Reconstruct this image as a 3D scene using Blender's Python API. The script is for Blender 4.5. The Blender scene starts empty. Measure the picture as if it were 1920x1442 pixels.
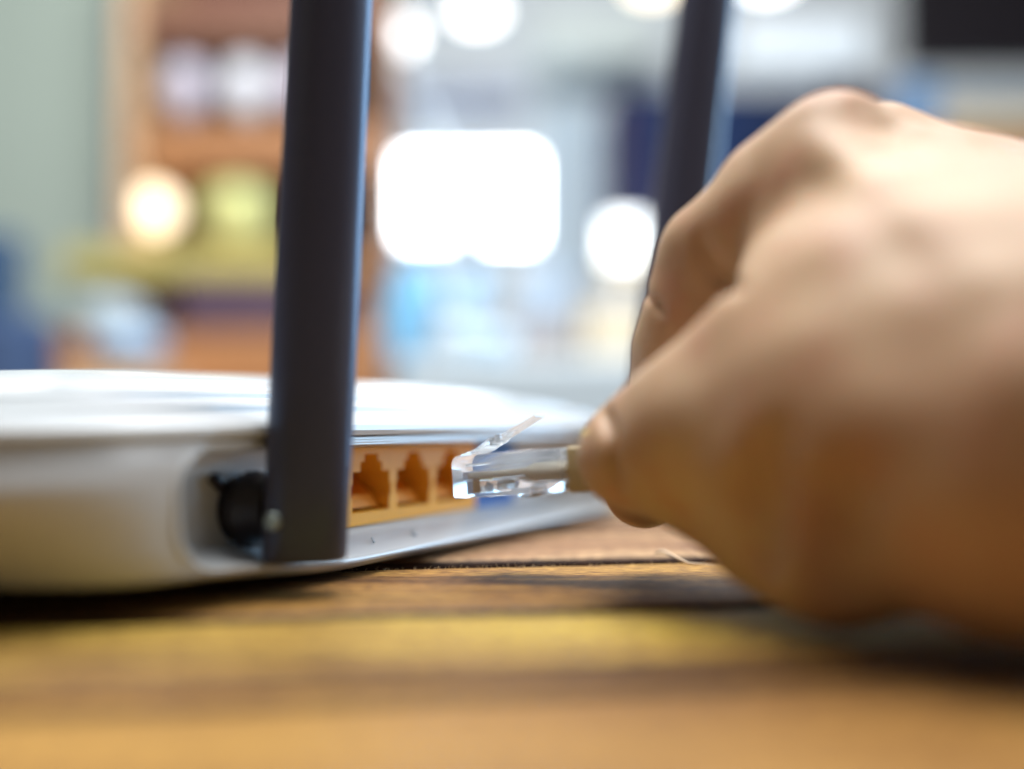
import bpy, bmesh, math, random
import numpy as np
from mathutils import Vector, Matrix
from math import sin, cos, pi, radians, sqrt

random.seed(7)
rng = np.random.default_rng(7)
SC = bpy.context.scene
COL = SC.collection
MM = 0.001

# ------------------------------------------------------------------ camera
CAM_Z = 26.0                      # mm above the table top
F = 1920.0                        # focal length in photograph pixels (36 mm lens on 36 mm film)
PITCH = math.atan(69.0 / 1920.0)
cd = bpy.data.cameras.new('camera')
cam = bpy.data.objects.new('camera', cd); COL.objects.link(cam)
cam.location = (0, 0, CAM_Z * MM)
cam.rotation_euler = (pi / 2 + PITCH, 0, 0)
cd.sensor_width = 36; cd.lens = 36
cd.clip_start = 0.005; cd.clip_end = 50
cd.dof.use_dof = True
cd.dof.focus_distance = 0.176
cd.dof.aperture_fstop = 3.35
SC.camera = cam

# ------------------------------------------------------------------ world and lights
w = bpy.data.worlds.new('World'); SC.world = w; w.use_nodes = True
bg = w.node_tree.nodes['Background']
bg.inputs[0].default_value = (0.80, 0.90, 1.0, 1)
bg.inputs[1].default_value = 0.06

def area(name, loc, target, size, size_y, power, color, spread=180):
    l = bpy.data.lights.new(name, 'AREA'); l.shape = 'RECTANGLE'
    l.size = size; l.size_y = size_y; l.energy = power; l.color = color
    o = bpy.data.objects.new(name, l); COL.objects.link(o)
    o.location = loc
    o.rotation_euler = (Vector(target) - Vector(loc)).to_track_quat('-Z', 'Y').to_euler()
    return o
# daylight of the big window behind the table
area('window_light', (0.18, 1.0, 1.2), (0.03, 0.16, 0.0), 1.0, 0.7, 11.5, (0.90, 0.95, 1.0))
# ceiling panel straight above the table
area('ceiling_light', (-0.25, 0.30, 1.25), (-0.02, 0.15, 0.0), 0.7, 0.6, 1.3, (0.93, 0.98, 1.0))
# unseen light added high on the right to brighten the ports
area('port_fill_light', (0.98, 0.30, 0.95), (-0.02, 0.19, 0.015), 1.0, 0.8, 8.5, (0.96, 0.98, 1.0))
# blue light added at the right rear for bluish antenna edges and sill
area('blue_rim_light', (1.35, 1.35, 0.55), (0.0, 0.2, 0.05), 0.9, 0.9, 26, (0.42, 0.70, 1.0))
area('warm_fill_light', (-0.8, -0.9, 1.1), (0.0, 0.3, 0.0), 1.2, 1.2, 1.0, (1.0, 0.74, 0.46))  # warm fill added from the front left, browns the router side
area('background_fill_light', (-0.1, 0.35, 1.7), (-0.05, 2.2, 0.2), 1.2, 0.8, 88, (1.0, 0.97, 0.93))  # unseen light added to brighten the room behind

SC.view_settings.view_transform = 'Standard'
SC.view_settings.look = 'None'
SC.view_settings.exposure = 0.0
SC.view_settings.gamma = 1.0
SC.cycles.use_denoising = True
SC.cycles.max_bounces = 14
SC.cycles.transmission_bounces = 12
SC.cycles.glossy_bounces = 5
SC.cycles.diffuse_bounces = 4
SC.cycles.sample_clamp_indirect = 6.0
SC.cycles.caustics_refractive = True

# ------------------------------------------------------------------ helpers
def at(px, py, Y):
    """world point (mm) seen at photograph pixel (px, py) at distance Y in front of the camera"""
    a = (px - 960) / F; b = (721 - py) / F
    y = cos(PITCH) - b * sin(PITCH); z = sin(PITCH) + b * cos(PITCH)
    k = Y / y
    return Vector((a * k, Y, CAM_Z + z * k))

def I(): return Matrix.Identity(4)
WM = {}                            # world matrix (mm) of every empty
def empty(name, loc=(0, 0, 0), rz=0.0, parent=None):
    o = bpy.data.objects.new(name, None); COL.objects.link(o)
    o.empty_display_size = 0.01
    o.location = Vector(loc) * MM; o.rotation_euler = (0, 0, rz)
    WM[o.name] = Matrix.Translation(Vector(loc)) @ Matrix.Rotation(rz, 4, 'Z')
    return o

def tag(o, label=None, cat=None, group=None, kind=None):
    if label: o['label'] = label
    if cat: o['category'] = cat
    if group: o['group'] = group
    if kind: o['kind'] = kind
    return o

def build(name, bm, mat, parent=None, frame=None, smooth=None, recalc=True):
    """bm holds mm in 'frame'; the mesh is stored in the parent's frame, in metres"""
    if recalc: bmesh.ops.recalc_face_normals(bm, faces=bm.faces)
    M = frame if frame is not None else I()
    P = I()
    if parent is not None: P = WM[parent.name].inverted()
    bm.transform(Matrix.Scale(MM, 4) @ P @ M)
    me = bpy.data.meshes.new(name); bm.to_mesh(me); bm.free()
    if mat is not None: me.materials.append(mat)
    if smooth is not None:
        me.polygons.foreach_set('use_smooth', [True] * len(me.polygons))
        if smooth < 179: me.set_sharp_from_angle(angle=radians(smooth))
    o = bpy.data.objects.new(name, me); COL.objects.link(o)
    if parent is not None: o.parent = parent
    WM[o.name] = WM[parent.name] if parent is not None else I()
    return o

def bx(bm, x0, x1, y0, y1, z0, z1, bev=0.0, seg=2, M=None):
    r = bmesh.ops.create_cube(bm, size=1.0)
    vs = r['verts']
    for v in vs:
        v.co = Vector((x0 + (v.co.x + .5) * (x1 - x0), y0 + (v.co.y + .5) * (y1 - y0), z0 + (v.co.z + .5) * (z1 - z0)))
    if bev > 0:
        es = list({e for v in vs for e in v.link_edges})
        r2 = bmesh.ops.bevel(bm, geom=es, offset=bev, segments=seg, affect='EDGES', profile=0.5)
        vs = list({v for f in r2['faces'] for v in f.verts} | {v for v in vs if v.is_valid})
    if M is not None:
        for v in vs: v.co = M @ v.co
    return vs

def loft(bm, rings, closed=True, cap=(True, True)):
    vr = [[bm.verts.new(p) for p in r] for r in rings]
    n = len(vr[0])
    for a, b in zip(vr[:-1], vr[1:]):
        for i in range(n if closed else n - 1):
            j = (i + 1) % n
            bm.faces.new((a[i], a[j], b[j], b[i]))
    if cap[0]: bm.faces.new(list(reversed(vr[0])))
    if cap[1]: bm.faces.new(vr[-1])
    return vr

def tube(bm, pts, rad, n=10, cap=True):
    pts = [Vector(p) for p in pts]
    rads = rad if isinstance(rad, (list, tuple)) else [rad] * len(pts)
    rings = []; up = None
    for i, p in enumerate(pts):
        t = (pts[min(i + 1, len(pts) - 1)] - pts[max(i - 1, 0)]).normalized()
        if up is None:
            up = Vector((0, 0, 1)) if abs(t.z) < .9 else Vector((1, 0, 0))
        s = t.cross(up).normalized(); up = s.cross(t).normalized()
        rings.append([p + rads[i] * (cos(2 * pi * k / n) * s + sin(2 * pi * k / n) * up) for k in range(n)])
    loft(bm, rings, True, (cap, cap))

def lathe(bm, prof, n=28, M=None, cap=(True, True)):
    rings = []
    for r, z in prof:
        ring = [Vector((r * cos(2 * pi * k / n), r * sin(2 * pi * k / n), z)) for k in range(n)]
        if M is not None: ring = [M @ p for p in ring]
        rings.append(ring)
    loft(bm, rings, True, cap)

def prism(bm, poly, y0, y1):
    """poly in (x, z), extruded along y"""
    a = [bm.verts.new((x, y0, z)) for x, z in poly]
    b = [bm.verts.new((x, y1, z)) for x, z in poly]
    n = len(poly)
    bm.faces.new(a); bm.faces.new(list(reversed(b)))
    for i in range(n):
        j = (i + 1) % n
        bm.faces.new((a[i], b[i], b[j], a[j]))

# ------------------------------------------------------------------ materials
def principled(name, color, rough=.5, **kw):
    m = bpy.data.materials.new(name); m.use_nodes = True
    b = m.node_tree.nodes['Principled BSDF']
    b.inputs['Base Color'].default_value = (*color, 1)
    b.inputs['Roughness'].default_value = rough
    for k, v in kw.items():
        b.inputs[k].default_value = v
    return m

def grain(m, scale=200.0, amt=.12, bump=0.0, detail=4, rough_amt=0.0, stretch=(1, 1, 1)):
    """gentle noise in the base colour and the relief so that no surface is flat"""
    nt = m.node_tree; b = nt.nodes['Principled BSDF']
    tc = nt.nodes.new('ShaderNodeTexCoord'); mp = nt.nodes.new('ShaderNodeMapping')
    mp.inputs['Scale'].default_value = stretch
    nz = nt.nodes.new('ShaderNodeTexNoise'); nz.inputs['Scale'].default_value = scale; nz.inputs['Detail'].default_value = detail
    nt.links.new(tc.outputs['Object'], mp.inputs[0]); nt.links.new(mp.outputs[0], nz.inputs['Vector'])
    c = list(b.inputs['Base Color'].default_value)
    mx = nt.nodes.new('ShaderNodeMix'); mx.data_type = 'RGBA'
    mx.inputs['A'].default_value = (*[v * (1 - amt) for v in c[:3]], 1)
    mx.inputs['B'].default_value = (*[min(1, v * (1 + amt)) for v in c[:3]], 1)
    nt.links.new(nz.outputs['Fac'], mx.inputs['Factor'])
    nt.links.new(mx.outputs['Result'], b.inputs['Base Color'])
    if bump > 0:
        bp = nt.nodes.new('ShaderNodeBump'); bp.inputs['Strength'].default_value = bump; bp.inputs['Distance'].default_value = 0.0002
        nt.links.new(nz.outputs['Fac'], bp.inputs['Height']); nt.links.new(bp.outputs[0], b.inputs['Normal'])
    return m

def emit(name, color, strength):
    m = bpy.data.materials.new(name); m.use_nodes = True
    b = m.node_tree.nodes['Principled BSDF']
    b.inputs['Base Color'].default_value = (.4, .42, .45, 1)
    b.inputs['Emission Color'].default_value = (*color, 1)
    b.inputs['Emission Strength'].default_value = strength
    return m

def wood(name, dark, mid, light, seed=0.0, bump=.5, yellow=0.0):
    m = bpy.data.materials.new(name); m.use_nodes = True
    nt = m.node_tree; b = nt.nodes['Principled BSDF']; N = nt.nodes.new; L = nt.links.new
    tc = N('ShaderNodeTexCoord')
    mp = N('ShaderNodeMapping'); mp.inputs['Scale'].default_value = (1.0, 14.0, 14.0); mp.inputs['Location'].default_value = (seed, seed * .37, 0)
    L(tc.outputs['Object'], mp.inputs[0])
    n1 = N('ShaderNodeTexNoise'); n1.inputs['Scale'].default_value = 28; n1.inputs['Detail'].default_value = 8; n1.inputs['Roughness'].default_value = .62
    n1.inputs['Distortion'].default_value = .6
    L(mp.outputs[0], n1.inputs['Vector'])
    mp2 = N('ShaderNodeMapping'); mp2.inputs['Scale'].default_value = (1.0, 5.0, 5.0); mp2.inputs['Location'].default_value = (seed * 2.1, 3.3, 0)
    L(tc.outputs['Object'], mp2.inputs[0])
    n2 = N('ShaderNodeTexNoise'); n2.inputs['Scale'].default_value = 9; n2.inputs['Detail'].default_value = 3
    L(mp2.outputs[0], n2.inputs['Vector'])
    n3 = N('ShaderNodeTexNoise'); n3.inputs['Scale'].default_value = 1100; n3.inputs['Detail'].default_value = 4
    mp3 = N('ShaderNodeMapping'); mp3.inputs['Scale'].default_value = (.35, 1.0, 1.0); L(tc.outputs['Object'], mp3.inputs[0]); L(mp3.outputs[0], n3.inputs['Vector'])
    add = N('ShaderNodeMath'); add.operation = 'ADD'; L(n1.outputs['Fac'], add.inputs[0])
    mul = N('ShaderNodeMath'); mul.operation = 'MULTIPLY_ADD'; mul.inputs[1].default_value = 1.25; mul.inputs[2].default_value = -.625
    L(n2.outputs['Fac'], mul.inputs[0]); L(mul.outputs[0], add.inputs[1])
    cr = N('ShaderNodeValToRGB'); e = cr.color_ramp.elements
    e[0].position = .30; e[0].color = (*dark, 1); e[1].position = .68; e[1].color = (*light, 1)
    k = cr.color_ramp.elements.new(.48); k.color = (*mid, 1)
    L(add.outputs[0], cr.inputs[0])
    # small dark pores and pale scuffs
    mx = N('ShaderNodeMix'); mx.data_type = 'RGBA'; mx.blend_type = 'MULTIPLY'; mx.inputs['Factor'].default_value = .9
    cr3 = N('ShaderNodeValToRGB'); cr3.color_ramp.elements[0].position = .36; cr3.color_ramp.elements[0].color = (.34, .27, .24, 1)
    cr3.color_ramp.elements[1].position = .60; cr3.color_ramp.elements[1].color = (1.05, 1.05, 1.0, 1)
    L(n3.outputs['Fac'], cr3.inputs[0]); L(cr.outputs[0], mx.inputs['A']); L(cr3.outputs[0], mx.inputs['B'])
    L(mx.outputs['Result'], b.inputs['Base Color'])
    rr = N('ShaderNodeMapRange'); rr.inputs['To Min'].default_value = .42; rr.inputs['To Max'].default_value = .66; b.inputs['Specular IOR Level'].default_value = .3
    L(n1.outputs['Fac'], rr.inputs['Value']); L(rr.outputs[0], b.inputs['Roughness'])
    hs = N('ShaderNodeMath'); hs.operation = 'MULTIPLY_ADD'; hs.inputs[1].default_value = .45
    L(n3.outputs['Fac'], hs.inputs[0]); L(n1.outputs['Fac'], hs.inputs[2])
    bp = N('ShaderNodeBump'); bp.inputs['Strength'].default_value = bump; bp.inputs['Distance'].default_value = .0006
    L(hs.outputs[0], bp.inputs['Height']); L(bp.outputs[0], b.inputs['Normal'])
    return m

WHITE = grain(principled('white_plastic', (.56, .60, .63), .22), 60, .02, .02)
WHITE2 = grain(principled('white_plastic_inner', (.72, .79, .86), .35), 60, .02, .05)
ORANGE = grain(principled('orange_plastic', (.95, .47, .050), .35), 900, .08, .05)
ORANGE_IN = grain(principled('orange_plastic_inner', (.85, .36, .04), .4), 900, .1)
BLUE = principled('blue_plastic', (.015, .15, .55), .35)
GOLD = principled('gold_contact', (.85, .55, .22), .25, Metallic=1.0)
BLACK = grain(principled('black_plastic', (.020, .017, .022), .34), 3000, .2, .12)
BLACKG = grain(principled('black_antenna_plastic', (.062, .060, .090), .34, **{'IOR': 1.6, 'Specular Tint': (.35, .62, 1.0, 1)}), 2500, .25, .10)  # blue sheen put into the specular tint and slate base colour
RUBBER = principled('rubber', (.02, .02, .02), .8)
CLEAR = principled('clear_polycarbonate', (.96, .985, 1.0), .02, **{'Transmission Weight': 1.0, 'IOR': 1.45})
_n = CLEAR.node_tree; _t = _n.nodes.new('ShaderNodeBsdfTranslucent'); _t.inputs[0].default_value = (.92, .96, 1, 1)
_m = _n.nodes.new('ShaderNodeMixShader'); _m.inputs[0].default_value = .15
_n.links.new(_n.nodes['Principled BSDF'].outputs[0], _m.inputs[1]); _n.links.new(_t.outputs[0], _m.inputs[2])
_n.links.new(_m.outputs[0], _n.nodes['Material Output'].inputs[0])
BEIGE = grain(principled('beige_jacket', (.60, .50, .36), .45), 800, .08, .1)
BEIGE2 = grain(principled('beige_boot', (.50, .42, .27), .5), 800, .08, .1)
CREAM = principled('cream_wire', (.80, .70, .56), .4)
PEACH = principled('orange_wire', (.78, .36, .12), .4)

# ------------------------------------------------------------------ table
TA = radians(8.2)
table = tag(empty('wooden_table', (0, 0, 0), 0), 'slatted wooden table of weathered honey brown planks under the router', 'table')
TF = Matrix.Rotation(TA, 4, 'Z')
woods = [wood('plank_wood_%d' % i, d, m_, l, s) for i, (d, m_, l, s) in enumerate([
    ((.13, .060, .022), (.29, .160, .050), (.42, .265, .085), 1.3),
    ((.12, .052, .015), (.32, .160, .040), (.47, .27, .064), 7.7),
    ((.20, .095, .05), (.40, .235, .125), (.54, .36, .20), 13.1),
    ((.18, .095, .022), (.40, .250, .050), (.60, .43, .075), 21.9)])]  # last one: glossy light streak put into the slat's yellow colour
EDGE = wood('shaded_plank_edge', (.030, .014, .010), (.055, .026, .018), (.09, .045, .028), 3.3)  # shade of the gaps put into the colour of the plank sides
def np_noise(n, oct=5, seed=0):
    r = np.random.default_rng(seed); x = np.linspace(0, 1, n); y = np.zeros(n)
    for o in range(oct):
        k = 6 * 2 ** o; c = r.normal(size=k + 2); y += np.interp(x * k, np.arange(k + 2), c) / 2 ** o
    return y
def plank(y0, y1, mat, fine, seed, th=16.0, x0=-520, x1=520):
    """one slat in the table frame, top surface near z = 0, rounded worn edges"""
    nx = 900 if fine else 60
    if fine:
        a = np.linspace(-70, 140, nx - 60); xs = np.concatenate([np.linspace(x0, -72, 30), a, np.linspace(142, x1, 30)])
    else: xs = np.linspace(x0, x1, nx)
    nx = len(xs)
    e0 = np_noise(nx, 7, seed) * (.22 if fine else .12); e1 = np_noise(nx, 7, seed + 1) * (.22 if fine else .12)
    prof = [(0, -th), (0, -2.4), (.15, -1.1), (.6, -.35), (1.3, -.08), (2.5, 0)]
    rows = [('a', t, z) for t, z in prof] + [('m', f, 0) for f in np.linspace(.12, .88, 14 if fine else 4)] + [('b', t, z) for t, z in reversed(prof)]
    r2 = np.random.default_rng(seed + 5)
    V = np.zeros((len(rows), nx, 3))
    for i, (k, t, z) in enumerate(rows):
        V[i, :, 0] = xs
        V[i, :, 1] = (y0 + t + e0 * (1 if t < 2 else .4)) if k == 'a' else (y1 - t + e1 * (1 if t < 2 else .4)) if k == 'b' else y0 + (y1 - y0) * t
        zz = z + np_noise(nx, 6, seed + 20 + i) * (.035 if k == 'm' else .06 if z > -1.2 else .02)
        V[i, :, 2] = zz - .05
    if fine: V[:, :, 2] += r2.normal(size=V.shape[:2]) * .012
    n, m = V.shape[:2]
    idx = np.arange(n * m).reshape(n, m)
    q = np.stack([idx[:-1, :-1], idx[:-1, 1:], idx[1:, 1:], idx[1:, :-1]], -1).reshape(-1, 4)
    qb = np.stack([idx[0, :-1], idx[-1, :-1], idx[-1, 1:], idx[0, 1:]], -1).reshape(-1, 4)
    me = bpy.data.meshes.new('plank')
    P = np.c_[V.reshape(-1, 3), np.ones(n * m)] @ np.array(Matrix.Scale(MM, 4) @ TF).T
    me.from_pydata(P[:, :3].tolist(), [], q.tolist() + qb.tolist() + [idx[:, 0].tolist(), idx[::-1, -1].tolist()])
    me.update(); me.polygons.foreach_set('use_smooth', [True] * len(me.polygons))
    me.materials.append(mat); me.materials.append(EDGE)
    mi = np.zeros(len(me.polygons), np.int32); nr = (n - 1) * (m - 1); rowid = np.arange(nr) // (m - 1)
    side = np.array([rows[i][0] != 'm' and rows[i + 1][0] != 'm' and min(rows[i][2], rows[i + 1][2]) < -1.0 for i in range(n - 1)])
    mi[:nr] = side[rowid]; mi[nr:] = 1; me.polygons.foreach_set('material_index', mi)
    o = bpy.data.objects.new('plank', me); COL.objects.link(o); o.parent = table
    return o
gaps = [8, 56, 101, 111.6, 140.5, 189, 238, 288, 338, 388, 438, 488]      # centre lines of the gaps, table frame
gw = [2.6, 3.5, 3.4, .5, 3.6, 10.0, 6.0, 2.6, 2.6, 2.6, 2.6]
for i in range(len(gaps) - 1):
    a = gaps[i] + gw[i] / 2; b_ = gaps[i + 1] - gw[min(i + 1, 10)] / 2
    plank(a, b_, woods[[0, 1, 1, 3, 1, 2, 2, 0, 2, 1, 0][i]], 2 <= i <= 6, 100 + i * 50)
plank(-42, 6.7, woods[0], False, 900)
plank(-92, -44.6, woods[0], False, 950)
bm = bmesh.new()
for x in (-380, 380): bx(bm, x - 30, x + 30, -90, 486, -46, -16.2, 2)
bx(bm, -10, 50, -90, 486, -46, -16.2, 2)
build('batten', bm, woods[2], table, TF)
# worn fibres standing up along the sharp plank edge
bm = bmesh.new()
for i in range(420):
    x = random.uniform(-60, 100); e = random.choice([194.1, 183.9, 183.9, 183.9]); y = e + random.uniform(-.1, 1.2) if e > 188.5 else e + random.uniform(-1.6, .1)
    h = random.uniform(.10, .38) * (1 if random.random() < .85 else 1.8); dx = random.uniform(-.5, .5); dy = random.uniform(-.25, .25)
    z0 = -.15
    tube(bm, [(x, y, z0), (x + dx * .5, y + dy, z0 + h * .7), (x + dx, y + dy * 1.5, z0 + h)], [.035, .028, .01], 4)
fib = build('wood_fibres', bm, principled('pale_fibre', (.62, .47, .30), .7), table, TF, 180); fib['kind'] = 'stuff'
# a pale splinter lifting off the edge
bm = bmesh.new()
p = at(1236, 1036, 196); q = at(1292, 1056, 187.0)
q.z = .2; p.z = 1.15
mid = (p + q) / 2; mid.z += .25
tube(bm, [p + Vector((-.9, .3, -.3)), p, p + Vector((.9, -.3, .12)), mid, q, q + Vector((2.4, .3, -.15)), q + Vector((5, .6, -.3))], [.12, .30, .34, .26, .2, .15, .04], 7)
build('splinter', bm, principled('pale_splinter', (.72, .58, .42), .6), table, None, 180)

# ------------------------------------------------------------------ router
RX, RY, RA = -29.5, 186.0, radians(63)
router = tag(empty('router', (RX, RY, 0), RA), 'white wireless router with orange ports and two black antennas, resting on the wooden planks', 'router')
RF = Matrix.Translation((RX, RY, 0)) @ Matrix.Rotation(RA, 4, 'Z')
XL, XR, Y0, Y1, RC = -92.0, 129.0, -9.0, 128.0, 46.0
def smooth01(t): t = max(0.0, min(1.0, t)); return t * t * (3 - 2 * t)
def perim():
    pts = []
    def arc(cx, cy, a0, a1, r, n):
        for k in range(n + 1):
            a = a0 + (a1 - a0) * k / n
            pts.append((cx + r * cos(a), cy + r * sin(a), cos(a), sin(a)))
    arc(XL + RC, Y0 + RC, pi, 1.5 * pi, RC, 26)
    R2 = 22.0
    for k in range(1, 90): pts.append((XL + RC + (XR - R2 - XL - RC) * k / 90, Y0, 0, -1))
    arc(XR - R2, Y0 + R2, 1.5 * pi, 2 * pi, R2, 16)
    for k in range(1, 12): pts.append((XR, Y0 + R2 + (Y1 - R2 - Y0 - R2) * k / 12, 1, 0))
    arc(XR - R2, Y1 - R2, 0, .5 * pi, R2, 16)
    for k in range(1, 30): pts.append((XR - R2 - (XR - R2 - XL - RC) * k / 30, Y1, 0, 1))
    arc(XL + RC, Y1 - RC, .5 * pi, pi, RC, 20)
    for k in range(1, 12): pts.append((XL, Y1 - RC - (Y1 - Y0 - 2 * RC) * k / 12, -1, 0))
    return pts
PER = perim()
def ring(off, z, lift=True):
    out = []
    for x, y, nx, ny in PER:
        o_ = off
        px_, py_ = x + nx * max(off, -20.5), y + ny * max(off, -20.5)
        if off < -20.5:
            r = max(0, 1 - (-20.5 - off) / 50.0)
            px_ = 22 + (px_ - 22) * (.22 + .78 * r); py_ = 60 + (py_ - 60) * r
        zz = z
        if lift: zz = z + 3.6 * smooth01((-x - 8) / 46) * max(0, 1 - z / 20.0)
        # the top is gently crowned along its length
        if z > 23.5:
            c = 1 - ((px_ - 22) / 130.0) ** 2
            zz = z + (z - 24) * .42 * (c - .88)
        out.append(Vector((px_, py_, zz)))
    return out
def prof_off(z):
    P = [(.9, -15.0), (1.6, -13.0), (2.6, -11.0), (5.5, -7.3), (9, -4.0), (13, -1.0), (16, .5), (17.4, .8), (18.6, .5), (21, -.3), (23.4, -1.5)]
    return float(np.interp(z, [p[0] for p in P], [p[1] for p in P]))
OX0, OX1 = -51.0, 107.0
def pf2(z): return float(np.interp(z, [.9, 1.6, 2.6, 5.5, 9, 20, 23.4], [-2.6, -.2, .8, 1.0, .7, .2, -.9]))
def lift_(x, z): return 3.4 * smooth01((-x - 8) / 46) * max(0, 1 - z / 20.0)
def body_ring(z, extra=0.0):
    out = []
    for x, y, nx, ny in PER:
        k = 0.0
        if y < Y0 + 8: k = smooth01((x + 78) / 30) * (1 - smooth01((x - 106) / 12))
        o_ = prof_off(z) * (1 - k) + pf2(z) * k + extra
        out.append(Vector((x + nx * o_, y + ny * o_, z + lift_(x, z))))
    return out
bm = bmesh.new()
zs = [.9, 1.1, 1.4, 1.8, 2.2, 2.6, 3.2, 4, 5.5, 7, 9, 11, 13, 14.5, 16, 17.4, 18.2, 19, 20, 21, 22.2, 23.4]
loft(bm, [body_ring(.85, -14), body_ring(.85, -3)] + [body_ring(z) for z in zs], True, (True, True))
body_o = build('body', bm, WHITE, router, RF, None)
def rr(x0, x1, z0, z1, r, n=10):
    P = []
    for cx, cz, a0 in ((x0 + r, z0 + r, pi), (x1 - r, z0 + r, 1.5 * pi), (x1 - r, z1 - r, 0), (x0 + r, z1 - r, .5 * pi)):
        for k in range(n + 1):
            a = a0 + .5 * pi * k / n; P.append((cx + r * cos(a), cz + r * sin(a)))
    Q = []
    for i in range(len(P)):
        a, b_ = P[i], P[(i + 1) % len(P)]; m_ = (40, 4, 40, 4)[i // (n + 1)] if i % (n + 1) == n else 1
        for k in range(m_): Q.append((a[0] + (b_[0] - a[0]) * k / m_, a[1] + (b_[1] - a[1]) * k / m_))
    return Q
def cut_ring(y, dl, dr, zb, zt, r):
    return [Vector((x, y, z + lift_(x, z) * (1 + y / 12.0 if y > -12 else 0.0 if y > -9.5 else 1))) for x, z in rr(OX0 + dl, OX1 - dr, zb, zt, r)]
def cr_(y, dl, dr, zb, zt, r, lf):
    return [Vector((x, y, z + lift_(x, z) * lf)) for x, z in rr(OX0 + dl, OX1 - dr, zb, zt, r)]
bm = bmesh.new()
loft(bm, [cr_(-30, -.6, -.6, 2.3, 22.7, 7.4, 1), cr_(-10.4, -.6, -.6, 2.3, 22.7, 7.4, 1), cr_(-9.4, .2, .2, 2.9, 22.3, 7.0, 1), cr_(-8.6, .5, .5, 3.3, 22.1, 6.8, 1),
          cr_(-5, 2.0, 2.0, 4.9, 21.8, 6.2, .8), cr_(-2.5, 4.2, 4.0, 6.0, 21.6, 5.4, .6), cr_(-.8, 7.5, 6.5, 6.75, 21.45, 4.6, .4), cr_(0, 10.5, 9.0, 7.0, 21.4, 3.6, .3)])
cut1 = build('cutter', bm, WHITE2, router, RF, None)
bm = bmesh.new(); bx(bm, -16.1, 64.3, -3, 13, 7.08, 21.2)
cut2 = build('cutter', bm, WHITE2, router, RF, None)
for c_ in (cut1, cut2):
    md = body_o.modifiers.new('cut', 'BOOLEAN'); md.object = c_; md.operation = 'DIFFERENCE'; md.solver = 'EXACT'
bpy.context.view_layer.update()
dg_ = bpy.context.evaluated_depsgraph_get()
me_ = bpy.data.meshes.new_from_object(body_o.evaluated_get(dg_))
body_o.modifiers.clear(); body_o.data = me_
for c_ in (cut1, cut2): bpy.data.objects.remove(c_)
me_.polygons.foreach_set('use_smooth', [True] * len(me_.polygons)); me_.set_sharp_from_angle(angle=radians(32))

bm = bmesh.new()
rim = [Vector((x, Y0 - pf2(z) + .25 + .25, z + lift_(x, z))) for x, z in rr(OX0 - .1, OX1 + .1, 2.75, 22.45, 7.1)]
rings_ = []
for i in range(len(rim)):
    p = rim[i]; t = (rim[(i + 1) % len(rim)] - rim[i - 1]).normalized(); sd = t.cross(Vector((0, -1, 0))).normalized(); nn = sd.cross(t).normalized()
    rings_.append([p + .62 * (cos(2 * pi * k / 8) * sd + sin(2 * pi * k / 8) * nn) for k in range(8)])
rings_.append(rings_[0])
loft(bm, rings_, True, (False, False)); bmesh.ops.remove_doubles(bm, verts=bm.verts, dist=1e-5)
build('recess_rim', bm, WHITE, router, RF, 180)

# lid with stepped ridges
lid_prof = [(-4.0, 23.5), (-.7, 23.55), (-.1, 23.8), (.15, 24.5), (-.1, 25.4), (-.8, 25.9), (-6.5, 27.4), (-7.0, 27.6), (-7.2, 28.5), (-7.6, 28.75), (-13.5, 29.7),
            (-14.0, 29.85), (-14.2, 30.6), (-14.6, 30.8), (-19.5, 31.4), (-19.9, 31.9), (-20.4, 32.1), (-27, 33.0), (-27.5, 33.1), (-27.7, 33.5), (-28.1, 33.6), (-38, 34.6), (-50, 35.3), (-62, 35.7), (-70, 35.8)]
bm = bmesh.new(); loft(bm, [ring(o_, z, False) for o_, z in lid_prof], True, (False, True))
build('lid', bm, WHITE, router, RF, 28)
# long curved seam groove on the lid
bm = bmesh.new()
pts = []
for k in range(60):
    x = -86 + 180 * k / 59
    yy = 18 + 10 * sin((x + 86) / 180 * pi) ; off = -(yy - Y0)
    d = min(yy - Y0, 70); z = float(np.interp(d, [-p[0] for p in lid_prof], [p[1] for p in lid_prof]))
    pts.append((x, yy, z))
# feet
for fx, fy in ((-66, 22), (112, 14), (-66, 100), (112, 105)):
    b2 = bmesh.new(); lathe(b2, [(5, 0.0), (5.6, .4), (5.6, 2.4)], 20, Matrix.Translation((fx, fy, .02)))
    build('foot', b2, RUBBER, router, RF, 40)
bm.free()

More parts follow.
